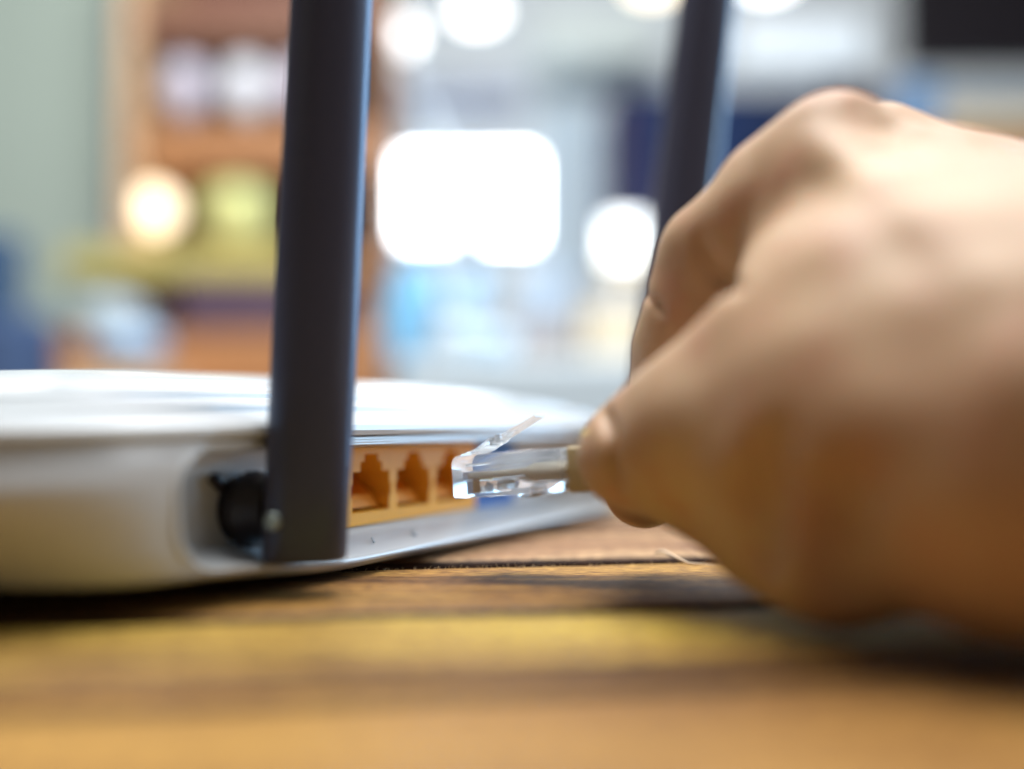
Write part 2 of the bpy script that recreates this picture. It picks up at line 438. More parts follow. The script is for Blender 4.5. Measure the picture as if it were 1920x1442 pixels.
# ports ------------------------------------------------------------
PW = 14.6
def port_face(bm, x0, n, zb=7.0, zt=21.3, y=-0.9, depth=11.0):
    """front plate with stepped plug openings, and the tunnels behind them"""
    W = 12.0
    def opening(cx):
        h = W / 2; z0 = zb + 2.3; z1 = z0 + 7.5
        return [(cx - h, z0), (cx + h, z0), (cx + h, z0 + 2.6), (cx + h + .55, z0 + 2.6), (cx + h + .55, z0 + 5.2), (cx + h, z0 + 5.2), (cx + h, z1),
                (cx + 3.5, z1), (cx + 3.5, z1 + 1.8), (cx + 2.2, z1 + 1.8), (cx + 2.2, z1 + 3.2), (cx - 2.2, z1 + 3.2), (cx - 2.2, z1 + 1.8), (cx - 3.5, z1 + 1.8), (cx - 3.5, z1),
                (cx - h, z1), (cx - h, z0 + 5.2), (cx - h - .55, z0 + 5.2), (cx - h - .55, z0 + 2.6), (cx - h, z0 + 2.6)]
    for i in range(n):
        a = x0 + i * PW; b_ = a + PW; cx = (a + b_) / 2
        op_ = opening(cx); k = len(op_)
        outer = [(a, zb), (b_, zb), (b_, zt), (a, zt)]
        vo = [bm.verts.new((x, y, z)) for x, z in outer]; vi = [bm.verts.new((x, y, z)) for x, z in op_]
        es = [bm.edges.new((vo[j], vo[(j + 1) % 4])) for j in range(4)] + [bm.edges.new((vi[j], vi[(j + 1) % k])) for j in range(k)]
        bmesh.ops.triangle_fill(bm, use_beauty=True, use_dissolve=False, edges=es)
        # small chamfer then tunnel
        vj = [bm.verts.new((cx + (x - cx) * .985, y + .25, z + (.08 if z < zb + 5 else -.08))) for x, z in op_]
        vk = [bm.verts.new((cx + (x - cx) * .985, y + depth, z + (.08 if z < zb + 5 else -.08))) for x, z in op_]
        for j in range(k):
            l = (j + 1) % k
            bm.faces.new((vi[j], vi[l], vj[l], vj[j])); bm.faces.new((vj[j], vj[l], vk[l], vk[j]))
        bm.faces.new(vk)
    X0, X1 = x0, x0 + n * PW                      # rim around the plate
    for (p, q) in (((X0, zb), (X1, zb)), ((X1, zb), (X1, zt)), ((X1, zt), (X0, zt)), ((X0, zt), (X0, zb))):
        v = [bm.verts.new((p[0], y, p[1])), bm.verts.new((q[0], y, q[1])), bm.verts.new((q[0], y + 3, q[1])), bm.verts.new((p[0], y + 3, p[1]))]
        bm.faces.new(v)
def make_port_block(name, x0, n, mat, mat_in, label):
    bm = bmesh.new(); port_face(bm, x0, n)
    pb = build(name, bm, mat, router, RF, None, recalc=False); pb['label'] = label
    for i in range(n):
        cx = x0 + (i + .5) * PW
        b2 = bmesh.new()                                   # tongue inside each opening that carries the contacts
        prism_pts = [(1.5, 10.0), (9.6, 10.0), (9.6, 16.2), (8.8, 16.4), (3.2, 12.2)]
        a = [b2.verts.new((cx - 5.2, y_ - .9 + .5, z_)) for y_, z_ in prism_pts]; c = [b2.verts.new((cx + 5.2, y_ - .9 + .5, z_)) for y_, z_ in prism_pts]
        b2.faces.new(a); b2.faces.new(list(reversed(c)))
        for j in range(5): b2.faces.new((a[j], c[j], c[(j + 1) % 5], a[(j + 1) % 5]))
        build('port_tongue', b2, mat_in, pb, RF)
        if i >= 1 or n == 1:
            for k in range(8):
                b3 = bmesh.new(); xx = cx - 3.57 + k * 1.02
                tube(b3, [(xx, 9.0, 17.4), (xx, 6.4, 15.3), (xx, 2.6, 12.3)], .17, 5)
                build('contact_spring', b3, GOLD, pb, RF)
make_port_block('port_block', -16.2, 4, ORANGE, ORANGE_IN, 'orange block of four network ports')
make_port_block('port_block', 45.7, 1, BLUE, BLUE, 'single blue network port')
bm = bmesh.new(); bx(bm, 42.25, 45.6, -1.0, 4, 7.0, 21.3, .15, 1); build('port_block_end', bm, ORANGE, router, RF)
bm = bmesh.new(); bx(bm, 60.35, 64.2, -1.0, 4, 7.0, 21.3, .15, 1); build('port_block_end', bm, BLUE, router, RF)
# reset button and round power socket further along the recess
bm = bmesh.new(); lathe(bm, [(2.6, 0), (2.6, 1.8), (2.2, 2.2)], 24, Matrix.Translation((74, 0, 13)) @ Matrix.Rotation(pi / 2, 4, 'X'))
build('button', bm, WHITE2, router, RF, 30)
bm = bmesh.new(); lathe(bm, [(4.6, -.2), (4.6, 1.1), (3.9, 1.2), (3.2, .9), (3.2, -.6)], 28, Matrix.Translation((88, 0, 13.4)) @ Matrix.Rotation(pi / 2, 4, 'X'), (True, False))
build('power_socket', bm, BLACK, router, RF, 30)

# raised lettering on the sill
def text_mesh(name, body, size, M, mat, parent, depth=.12):
    cu = bpy.data.curves.new(name, 'FONT'); cu.body = body; cu.size = size; cu.extrude = depth; cu.align_x = 'CENTER'
    o = bpy.data.objects.new(name, cu); COL.objects.link(o)
    dg = bpy.context.evaluated_depsgraph_get()
    me = bpy.data.meshes.new_from_object(o.evaluated_get(dg))
    bpy.data.objects.remove(o)
    b2 = bmesh.new(); b2.from_mesh(me); bpy.data.meshes.remove(me)
    return build(name, b2, mat, parent, M, recalc=False)
INK = principled('grey_print', (.33, .40, .46), .5)
slope = math.atan2(3.0, 5.6)
for ch, x in (('1', -1.6), ('2', 11.8)):
    text_mesh('port_number', ch, 2.6, RF @ Matrix.Translation((x, -6.6, 4.62)) @ Matrix.Rotation(slope, 4, 'X') @ Matrix.Rotation(radians(-38), 4, 'Z'), INK, router)
text_mesh('marking', 'WPS', 3.6, RF @ Matrix.Translation((-28.5, -7.6, 6.3)) @ Matrix.Rotation(slope, 4, 'X'), INK, router)

# antennas --------------------------------------------------------
def antenna(base, top_shift, height, label, size=1.0):
    """base = hinge centre (mm, world); leans by top_shift (x, y) over height"""
    lean = Vector((top_shift[0] / height, top_shift[1] / height, 1))
    root = empty('antenna', tuple(base)); root['label'] = label
    root.parent = router
    Rm = WM[router.name].inverted() @ WM[root.name]
    loc, rot, _ = Rm.decompose(); root.location = loc * MM; root.rotation_euler = rot.to_euler()
    n = 48; rings = []
    ang = radians(18)
    def sect(hw, hd, z):
        P = []
        for k in range(n):
            a = 2 * pi * k / n; c, s = cos(a), sin(a)
            x = hw * math.copysign(abs(c) ** .85, c); y = hd * math.copysign(abs(s) ** .85, s)
            X = x * cos(ang) - y * sin(ang); Y = x * sin(ang) + y * cos(ang)
            P.append(Vector((base.x, base.y, base.z)) + lean * z + Vector((X, Y, 0)))
        return P
    for z, sc in ((-7.4, .86), (-7.2, .95), (-6.6, 1.0), (4, 1.0), (12, 1.02), (30, 1.02), (60, 1.0), (height * .7, .97), (height - 6, .93), (height - 1, .86), (height, .6)):
        rings.append(sect(6.3 * sc * size, 4.6 * sc * size, z))
    bm = bmesh.new(); loft(bm, rings)
    build('shaft', bm, BLACKG, root, None, 60)
    # fine ridge lines along the shaft
    ax = Matrix.Translation(base) @ Matrix.Rotation(RA, 4, 'Z') @ Matrix.Rotation(pi / 2, 4, 'X')   # local z points out of the router
    bm = bmesh.new(); lathe(bm, [(3.8, -14.5), (5.0, -14.2), (5.1, -13.0), (4.4, -12.6), (4.5, -11.8), (5.5, -11.2), (5.6, -9.8), (5.1, -9.0), (4.7, -7.6), (4.4, -5.5)], 40, ax)
    build('collar', bm, BLACK, root, None, 30)
    bm = bmesh.new()
    for k in range(22):
        a = 2 * pi * k / 22
        M = ax @ Matrix.Rotation(a, 4, 'Z')
        bx(bm, 5.4, 5.95, -.28, .28, -11.1, -9.9, 0, 1, M)
    build('grip_ribs', bm, BLACK, root, None)
    bm = bmesh.new(); bx(bm, -8.6, -4.8, -.8, .8, -14.0, -11.4, .4, 2, ax @ Matrix.Rotation(radians(-38), 4, 'Z'))
    build('stop_tab', bm, BLACK, root, None, 30)
    bm = bmesh.new()
    pc = base + Vector((-4.1, -4.7, -1.0))
    lathe(bm, [(1.35, -1.2), (1.35, .1), (1.15, .35), (.4, .42)], 24, Matrix.Translation(pc) @ Matrix.Rotation(radians(-26), 4, 'Z') @ Matrix.Rotation(pi / 2, 4, 'X'))
    build('hinge_pin', bm, principled('steel_pin', (.35, .42, .40), .35, Metallic=.6), root, None, 30)
    return root
WM_router = WM[router.name]
b1 = RF @ Vector((-28.6, -13.0, 12.4))
antenna(b1, (6.5, 1), 160, 'nearer black antenna at the left of the ports')
b2_ = RF @ Vector((118.0, -13.0, 13.5))
antenna(b2_ + Vector((3.2, 0, 0)), (21.0, 2), 168, 'farther black antenna behind the fingers', 1.42)

# ------------------------------------------------------------------ network cable and its plug
PA = RA                                                # u direction = width of the plug
tip = Vector((-9.7, 170.6, 0)); pitch = radians(4.6)
cable = tag(empty('network_cable', (tip.x, tip.y, 0)), 'beige network cable whose clear plug is held by the fingers in front of the ports', 'cable')
n_out = Vector((sin(RA), -cos(RA), 0)); u_dir = Vector((cos(RA), sin(RA), 0))
xax = (n_out * cos(pitch) + Vector((0, 0, 1)) * sin(pitch)).normalized()
yax = u_dir; zax = xax.cross(yax).normalized()
if zax.z < 0: zax = -zax
PF = Matrix(((xax.x, yax.x, zax.x, tip.x), (xax.y, yax.y, zax.y, tip.y), (xax.z, yax.z, zax.z, 13.15), (0, 0, 0, 1))) @ Matrix.Diagonal((.94, 1.03, 1.03, 1))
plug = empty('plug', (tip.x, tip.y, 0)); plug.parent = cable; plug.location = (0, 0, 0); plug['label'] = 'clear plastic plug with its latch raised'
H, WD = 6.9, 11.7
sil = [(.35, 0), (.12, .25), (0, .7), (0, 5.6), (.3, 6.3), (1.0, 6.75), (2.4, H), (21.2, H), (21.5, H - .3), (21.5, .5), (21.2, .15), (18.6, .15), (18.4, .5), (18.2, 1.6), (15.4, 1.6), (15.2, 1.2), (15.2, -.45), (13.3, -.55), (13.0, -.25), (12.6, .1)]
bm = bmesh.new(); prism(bm, [(x, z) for x, z in sil], 0, WD)
bmesh.ops.recalc_face_normals(bm, faces=bm.faces)
bmesh.ops.bevel(bm, geom=[e for e in bm.edges if abs(e.verts[0].co.y - e.verts[1].co.y) < 1e-6], offset=.16, segments=3, affect='EDGES', profile=.6)
# air pockets inside the moulding (closed cavities, normals turned inwards)
def cavity(poly, y0, y1):
    b2 = bmesh.new(); prism(b2, poly, y0, y1); bmesh.ops.recalc_face_normals(b2, faces=b2.faces); bmesh.ops.reverse_faces(b2, faces=b2.faces)
    m2 = bpy.data.meshes.new('t'); b2.to_mesh(m2); b2.free(); bm.from_mesh(m2); bpy.data.meshes.remove(m2)
cavity([(1.9, 2.9), (12.4, 2.9), (13.4, 2.2), (14.8, 1.9), (20.8, 1.9), (20.8, 4.95), (13.0, 4.65), (1.9, 4.1)], .85, WD - .85)      # wire channel
cavity([(2.6, .55), (5.3, .55), (5.3, 2.6), (2.6, 2.6)], .7, WD - .7)                                            # contact slot
cavity([(6.3, .7), (7.7, .7), (7.9, 1.9), (6.7, 2.5), (6.2, 1.8)], .9, WD - .9)
cavity([(8.5, 1.0), (12.0, 1.1), (12.2, 2.3), (11.0, 2.65), (8.6, 2.4)], .9, WD - .9)
cavity([(2.2, 5.0), (19.8, 5.35), (19.8, 5.62), (2.6, 5.4)], 1.2, WD - 1.2)
build('plug_body', bm, CLEAR, plug, PF, 35, recalc=False)
# latch: hinged at the nose, raised away from the body
bm = bmesh.new()
LP = [(.9, 6.72), (2.4, 7.0), (4.4, 7.6), (5.8, 8.35), (7.0, 8.9), (8.4, 9.35), (11.2, 10.45), (14.4, 11.8), (15.6, 12.3)]
LWD = [3.0, 3.0, 3.0, 3.0, 3.0, 1.9, 1.8, 1.7, 1.6]
LT = [.26, .28, .28, .34, .45, .30, .26, .25, .2]
rings = []
for i, (x, z) in enumerate(LP):
    a = LP[max(i - 1, 0)]; b_ = LP[min(i + 1, len(LP) - 1)]; t = Vector((b_[0] - a[0], 0, b_[1] - a[1])).normalized(); nn = Vector((-t.z, 0, t.x))
    c = Vector((x, WD / 2 - 1.2, z)); h = LT[i]; q = LWD[i]
    rings.append([c + nn * h + Vector((0, -q, 0)), c + nn * h + Vector((0, q, 0)), c - nn * h + Vector((0, q, 0)), c - nn * h + Vector((0, -q, 0))])
loft(bm, rings); bmesh.ops.recalc_face_normals(bm, faces=bm.faces)
bmesh.ops.bevel(bm, geom=bm.edges[:], offset=.1, segments=2, affect='EDGES')
build('latch', bm, CLEAR, plug, PF, 30, recalc=False)
for xx in (6.3, 7.5):
    bm = bmesh.new(); bx(bm, xx, xx + .45, WD / 2 - 3.4, WD / 2 + 1.0, 8.1 + (xx - 6.3) * .45, 9.35 + (xx - 6.3) * .45, .1)
    build('latch_rib', bm, CLEAR, plug, PF, 30)
for k in range(8):
    y = WD / 2 - 3.57 + k * 1.02
    b3 = bmesh.new(); bx(b3, 3.0, 4.9, y - .16, y + .16, .75, 2.5, .04, 1)
    bx(b3, 3.25, 3.6, y - .12, y + .12, 2.5, 3.3); bx(b3, 4.3, 4.65, y - .12, y + .12, 2.5, 3.3)
    build('contact', b3, GOLD, plug, PF)
    b3 = bmesh.new(); tube(b3, [(2.3, y, 3.5), (9, y, 3.55), (12.6, y, 3.7), (14.6, y + (WD / 2 - y) * .4, 3.9)], .44, 8)
    build('wire', b3, PEACH if k in (1,) else CREAM, plug, PF, 180)
bm = bmesh.new()
tube(bm, [(12.4, WD / 2, 3.75), (13.0, WD / 2, 3.75), (14.2, WD / 2, 3.5), (20, WD / 2, 3.42), (24, WD / 2, 3.4)], [1.0, 1.9, 2.6, 2.75, 2.8], 24)
for v in bm.verts:
    v.co.y = WD / 2 + (v.co.y - WD / 2) * 1.75; v.co.z = 3.42 + (v.co.z - 3.42) * (.52 if v.co.x > 12.7 else .5)
build('jacket_end', bm, BEIGE, plug, PF, 180)
bm = bmesh.new()
bx(bm, 21.75, 25.5, .8, WD - .8, -.1, 7.0, .55, 3)
bx(bm, 25.4, 36, 1.6, WD - 1.6, .5, 6.6, .9, 3)
bx(bm, 22.0, 26.5, .62, .82, 3.3, 3.55, 0)
build('boot', bm, BEIGE2, plug, PF, 30)
bm = bmesh.new()
end = PF @ Vector((36, WD / 2, 3.5))
P3 = [PF @ Vector((34, WD / 2, 3.5)), end, end + n_out * 12 + Vector((0, 0, .5)), end + n_out * 26 + Vector((2, 4, 0)), end + n_out * 42 + Vector((10, 16, -5)), end + n_out * 58 + Vector((40, 40, -14)),
      end + n_out * 70 + Vector((90, 62, -15.2)), end + n_out * 80 + Vector((180, 80, -15.4))]
def smooth_path(P, n=8):
    out = []
    for i in range(len(P) - 1):
        p0 = P[max(i - 1, 0)]; p1 = P[i]; p2 = P[i + 1]; p3 = P[min(i + 2, len(P) - 1)]
        for k in range(n):
            t = k / n
            out.append(.5 * ((2 * p1) + (p2 - p0) * t + (2 * p0 - 5 * p1 + 4 * p2 - p3) * t * t + (3 * p1 - p0 - 3 * p2 + p3) * t ** 3))
    out.append(P[-1]); return out
pth = smooth_path(P3)
for p in pth: p.z = max(p.z, 2.9)
tube(bm, pth, 2.6, 16)
build('cord', bm, BEIGE, cable, None, 180)

# ------------------------------------------------------------------ the hand
def smin(a, b, k):
    h = np.maximum(k - np.abs(a - b), 0) / k
    return np.minimum(a, b) - h * h * k * .25
def smax(a, b, k): return -smin(-a, -b, k)
HL = np.array([8.0, 76.0, .6]); HS = np.array([232.0, 122.0, 82.0]); HH = .8
dims = (HS / HH).astype(int) + 1
gx, gy, gz = [(HL[i] + HH * np.arange(dims[i])).astype(np.float32) for i in range(3)]
GX, GY, GZ = gx[:, None, None], gy[None, :, None], gz[None, None, :]
def cone(a, b, ra, rb):
    a = np.array(a, float); b = np.array(b, float); ba = b - a; L2 = float(ba @ ba) + 1e-9
    px_, py_, pz_ = GX - a[0], GY - a[1], GZ - a[2]
    h = np.clip((px_ * ba[0] + py_ * ba[1] + pz_ * ba[2]) / L2, 0, 1)
    return np.sqrt((px_ - h * ba[0]) ** 2 + (py_ - h * ba[1]) ** 2 + (pz_ - h * ba[2]) ** 2) - (ra + (rb - ra) * h)
def chain(pts, k):
    d = None
    for (a, ra), (b, rb) in zip(pts[:-1], pts[1:]):
        c = cone(a, b, ra, rb); d = c if d is None else smin(d, c, k)
    return d
A = lambda x, y, Y: tuple(at(x, y, Y))
# index finger
index = chain([(A(1560, 305, 147), 10.0), (A(1450, 392, 152), 9.8), (A(1345, 482, 157), 8.9), (A(1283, 655, 163), 8.3), (A(1262, 800, 168), 8.0), (A(1214, 910, 171), 7.2)], .9)
# thumb
thumb = chain([(A(1190, 852, 152), 8.3), (A(1245, 842, 149), 9.0), (A(1345, 805, 142), 11.2)], 4)
thumb = smin(thumb, chain([(A(1345, 805, 142), 11.2), (A(1500, 745, 133), 13.5), (A(1700, 740, 122), 18), (A(1950, 820, 112), 22)], 6), 8)
# back of the hand and the web between thumb and index finger
dors = chain([(A(1560, 318, 147), 10.6), (A(1760, 440, 139), 12.0), (A(1960, 580, 132), 14.5), (A(2300, 720, 125), 18)], 8)
dors = smin(dors, chain([(A(1648, 302, 158), 8.8), (A(1850, 400, 156), 10.0), (A(2100, 540, 150), 13)], 6), 5)
dors = smin(dors, chain([(A(1740, 345, 174), 9.0), (A(1880, 405, 172), 10.0), (A(2150, 560, 160), 12)], 6), 5)
web = chain([(A(1515, 480, 146), 8.0), (A(1560, 600, 138), 11.5), (A(1700, 620, 128), 16.5), (A(1950, 650, 120), 22)], 8)
# thenar mound, heel of the hand
heel = chain([(A(1590, 840, 123), 13.0), (A(1730, 845, 116), 13.5), (A(1950, 820, 112), 14)], 8)
heel = smin(heel, chain([(A(1625, 985, 124), 8.0), (A(1800, 955, 123), 9.0), (A(2100, 870, 122), 11)], 6), 9)
body = smin(dors, web, 13); body = smin(body, thumb, 9); body = smin(body, heel, 9)
# curled fingers tucked under the palm
mid_ = chain([(A(1640, 320, 160), 9.4), (A(1440, 520, 172), 8.8), (A(1400, 800, 168), 8.0), (A(1480, 930, 152), 7.6)], 1.5)
mid2 = chain([(A(1335, 900, 150), 8.0), (A(1440, 985, 137), 8.4), (A(1560, 1040, 126), 9.2)], 3)
ring_ = chain([(A(1735, 350, 176), 9.2), (A(1560, 560, 188), 8.6), (A(1520, 840, 180), 7.8), (A(1600, 930, 160), 7.4)], 1.5)
pink = chain([(A(1840, 420, 190), 8.4), (A(1700, 600, 200), 7.6), (A(1650, 820, 190), 6.8), (A(1700, 900, 170), 6.5)], 1.5)
palm = chain([(A(1700, 560, 160), 16), (A(1800, 700, 152), 19), (A(2050, 760, 145), 21)], 8)
# wrist and forearm, going off to the right and towards the camera side
wr = chain([(A(2200, 760, 128), 20), ((185, 128, 29), 21), ((240, 126, 30), 25)], 10)
body = smin(body, palm, 5); body = smin(body, wr, 8); body = smin(body, mid2, 5)
body = smin(body, mid_, 2.5); body = smin(body, ring_, 2.5); body = smin(body, pink, 2.5)
hand_d = smin(body, index, 1.1)
# knuckle tendons on the back of the hand
def surf(px, py, Y0_=100, Y1_=210):
    """first point of the hand met along the line of sight (mm)"""
    for Y in np.arange(Y0_, Y1_, .4):
        p = at(px, py, float(Y)); i = ((np.array(p) - HL) / HH).astype(int)
        if (i < 0).any() or (i >= dims).any(): continue
        if hand_d[tuple(i)] < 0: return np.array(p)
    return None
def groove(poly, r, depth, k):
    global hand_d
    P = [surf(x, y) for x, y in poly]
    P = [p for p in P if p is not None]
    if len(P) < 2: return
    P = [p + np.array([0, -(r - depth), 0]) for p in P]
    g = chain([((tuple(p)), r * (.35 if i in (0, len(P) - 1) else 1)) for i, p in enumerate(P)], .4)
    hand_d = smax(hand_d, -g, k)
groove([(1202, 524), (1215, 548), (1235, 575), (1262, 600)], .9, .55, .8)       # crease of the end joint
groove([(1312, 452), (1330, 490), (1356, 525), (1386, 548)], 1.3, .8, 1.6)      # crease where the finger folds on the web
groove([(1445, 830), (1420, 890), (1408, 960), (1415, 1040)], 3.2, .8, 5.0)       # fold between the thumb and the curled fingers
groove([(1580, 900), (1552, 960), (1545, 1030), (1560, 1100)], 3.0, .6, 5.0)
groove([(1630, 196), (1665, 218), (1705, 240), (1760, 262)], 2.6, 1.2, 3.0)        # dip between two knuckles
groove([(1133, 765), (1146, 815), (1152, 865), (1164, 920)], 1.2, .45, 1.0)        # fold beside the nail
def ridge(poly, r, sink, k):
    global hand_d
    P = [surf(x, y) for x, y in poly]; P = [p for p in P if p is not None]
    if len(P) < 2: return
    P = [p + np.array([0, sink, -sink * .3]) for p in P]
    g = chain([((tuple(p)), r) for p in P], .5)
    hand_d = smin(hand_d, g, k)
ridge([(1560, 260), (1640, 330), (1740, 420), (1880, 540)], 2.6, 2.3, 3.0)          # tendon from the index knuckle
# slow unevenness of flesh
_w = .12 * (np.sin(GX * .41 + GZ * .33) + np.sin(GY * .37 - GX * .23 + 1.3) + np.sin(GZ * .52 + GY * .21 + .7)) + .05 * np.sin(GX * 1.3 + 2 * np.sin(GZ * .6)) * np.sin(GZ * 1.2 + GY)
hand_d = hand_d + _w
hand_d = np.clip(hand_d, -5, 5)
def surface_nets(D, o, h):
    S = D < 0
    nx, ny, nz = D.shape
    acc = np.zeros((nx - 1, ny - 1, nz - 1, 3), np.float32); cnt = np.zeros((nx - 1, ny - 1, nz - 1), np.float32)
    faces_src = []
    for ax in range(3):
        sl0 = [slice(None)] * 3; sl1 = [slice(None)] * 3; sl0[ax] = slice(0, -1); sl1[ax] = slice(1, None)
        d0 = D[tuple(sl0)]; d1 = D[tuple(sl1)]; s0 = S[tuple(sl0)]; s1 = S[tuple(sl1)]
        I_ = np.argwhere(s0 != s1)
        t = d0[tuple(I_.T)] / (d0[tuple(I_.T)] - d1[tuple(I_.T)])
        P = I_.astype(np.float32); P[:, ax] += t
        b, c = [(1, 2), (2, 0), (0, 1)][ax]
        for db in (0, -1):
            for dc in (0, -1):
                C = I_.copy(); C[:, b] += db; C[:, c] += dc
                ok = (C >= 0).all(1) & (C < np.array([nx - 1, ny - 1, nz - 1])).all(1)
                np.add.at(acc, tuple(C[ok].T), P[ok]); np.add.at(cnt, tuple(C[ok].T), 1)
        faces_src.append((I_, s0[tuple(I_.T)], ax, b, c))
    ids = -np.ones(cnt.shape, np.int64); m = cnt > 0; ids[m] = np.arange(m.sum())
    V = acc[m] / cnt[m][:, None] * h + o
    Q = []
    for I_, s, ax, b, c in faces_src:
        ok = (I_[:, b] > 0) & (I_[:, c] > 0) & (I_[:, b] < D.shape[b] - 1) & (I_[:, c] < D.shape[c] - 1)
        I_ = I_[ok]; s = s[ok]
        def cid(db, dc):
            C = I_.copy(); C[:, b] += db; C[:, c] += dc; return ids[tuple(C.T)]
        q = np.stack([cid(-1, -1), cid(0, -1), cid(0, 0), cid(-1, 0)], -1)
        q[~s] = q[~s][:, ::-1]
        Q.append(q)
    return V, np.concatenate(Q)
V, Q = surface_nets(hand_d.astype(np.float32), HL, HH)
# relax the net a little
E = np.concatenate([Q[:, [0, 1]], Q[:, [1, 2]], Q[:, [2, 3]], Q[:, [3, 0]]])
for it in range(3):
    s = np.zeros_like(V); c = np.zeros(len(V))
    np.add.at(s, E[:, 0], V[E[:, 1]]); np.add.at(s, E[:, 1], V[E[:, 0]]); np.add.at(c, E[:, 0], 1); np.add.at(c, E[:, 1], 1)
    V = V * .5 + .5 * s / c[:, None]
hand = tag(empty('hand', (110, 120, 0)), 'right hand pinching the clear plug between thumb and forefinger, heel on the table', 'hand')
me = bpy.data.meshes.new('skin')
Vh = (V - np.array([110, 120, 0])) * MM
me.from_pydata(Vh.tolist(), [], Q.tolist()); me.update()
me.polygons.foreach_set('use_smooth', [True] * len(me.polygons))
skin = bpy.data.materials.new('skin'); skin.use_nodes = True
nt = skin.node_tree; b = nt.nodes['Principled BSDF']; N = nt.nodes.new; L = nt.links.new
tc = N('ShaderNodeTexCoord')
n1 = N('ShaderNodeTexNoise'); n1.inputs['Scale'].default_value = 55; n1.inputs['Detail'].default_value = 3; L(tc.outputs['Object'], n1.inputs['Vector'])
cr = N('ShaderNodeValToRGB'); cr.color_ramp.elements[0].position = .35; cr.color_ramp.elements[0].color = (.48, .305, .190, 1)
cr.color_ramp.elements[1].position = .65; cr.color_ramp.elements[1].color = (.58, .410, .270, 1); L(n1.outputs['Fac'], cr.inputs[0])
L(cr.outputs[0], b.inputs['Base Color'])
nr1 = N('ShaderNodeTexNoise'); nr1.inputs['Scale'].default_value = 130; nr1.inputs['Detail'].default_value = 4; L(tc.outputs['Object'], nr1.inputs['Vector'])
mr = N('ShaderNodeMapRange'); mr.inputs['From Min'].default_value = .5; mr.inputs['From Max'].default_value = .75; mr.inputs['To Max'].default_value = .55; L(nr1.outputs['Fac'], mr.inputs['Value'])
mxr = N('ShaderNodeMix'); mxr.data_type = 'RGBA'; mxr.inputs['B'].default_value = (.52, .24, .16, 1); L(mr.outputs[0], mxr.inputs['Factor']); L(cr.outputs[0], mxr.inputs['A']); L(mxr.outputs['Result'], b.inputs['Base Color'])
b.inputs['Roughness'].default_value = .5; b.inputs['Specular IOR Level'].default_value = .32
b.inputs['Subsurface Weight'].default_value = .35; b.inputs['Subsurface Scale'].default_value = .002
b.inputs['Subsurface Radius'].default_value = (1.0, .35, .18)
v1 = N('ShaderNodeTexVoronoi'); v1.inputs['Scale'].default_value = 1500; v1.feature = 'DISTANCE_TO_EDGE'; L(tc.outputs['Object'], v1.inputs['Vector'])
n2 = N('ShaderNodeTexNoise'); n2.inputs['Scale'].default_value = 900; n2.inputs['Detail'].default_value = 5; L(tc.outputs['Object'], n2.inputs['Vector'])
ad = N('ShaderNodeMath'); ad.operation = 'ADD'; L(v1.outputs['Distance'], ad.inputs[0]); L(n2.outputs['Fac'], ad.inputs[1])
bp = N('ShaderNodeBump'); bp.inputs['Strength'].default_value = .18; bp.inputs['Distance'].default_value = .0002
L(ad.outputs[0], bp.inputs['Height']); L(bp.outputs[0], b.inputs['Normal'])
me.materials.append(skin)
ho = bpy.data.objects.new('skin', me); COL.objects.link(ho); ho.parent = hand
# thumb nail, seen on edge: a thin curved plate over the far left of the thumb tip
nail_m = principled('nail', (.74, .60, .16), .3)
bm = bmesh.new()
tc_ = Vector(at(1190, 852, 152)); R = 8.3
rings = []
for i in range(13):
    th = radians(-64 + 92 * i / 12)                      # down to up along the rim
    row = []
    for j in range(9):
        ph = radians(-38 + 76 * j / 8)                    # towards the far side
        edge = .10 * (1 - abs(2 * i / 12 - 1) ** 4)
        d = Vector((-cos(th) * cos(ph), cos(th) * sin(ph), sin(th)))
        r = R - 1.5
        while r < R + 4:                                   # follow the flesh
            ii = ((np.array(tc_ + d * r) - HL) / HH).astype(int)
            if hand_d[tuple(ii)] > .35: break
            r += .1
        r = max(r - .15, R - 1) + edge
        row.append(tc_ + d * r)
    rings.append(row)
for _ in range(3):
    rings = [[(rings[i][j] * 2 + rings[max(i - 1, 0)][j] + rings[min(i + 1, 12)][j] + rings[i][max(j - 1, 0)] + rings[i][min(j + 1, 8)]) / 6 for j in range(9)] for i in range(13)]
loft(bm, rings, False, (False, False))
nl = build('thumb_nail', bm, nail_m, hand, None, 180)
sm = nl.modifiers.new('thick', 'SOLIDIFY'); sm.thickness = .0005

# ------------------------------------------------------------------ the blurred room behind
def pbox(bm, x0, y0, x1, y1, Y, dep, bev=4):
    a = at(x0, y1, Y); c = at(x1, y0, Y)
    bx(bm, a.x, c.x, Y, Y + dep, a.z, c.z, bev, 2)
def pthing(name, x, y, Y): 
    p = at(x, y, Y); return empty(name, tuple(p))
def sphere_prof(r, n=14, lo=-.95, hi=1.0):
    return [(max(.5, r * sqrt(max(0, 1 - t * t))), r * t) for t in np.linspace(lo, hi, n)]

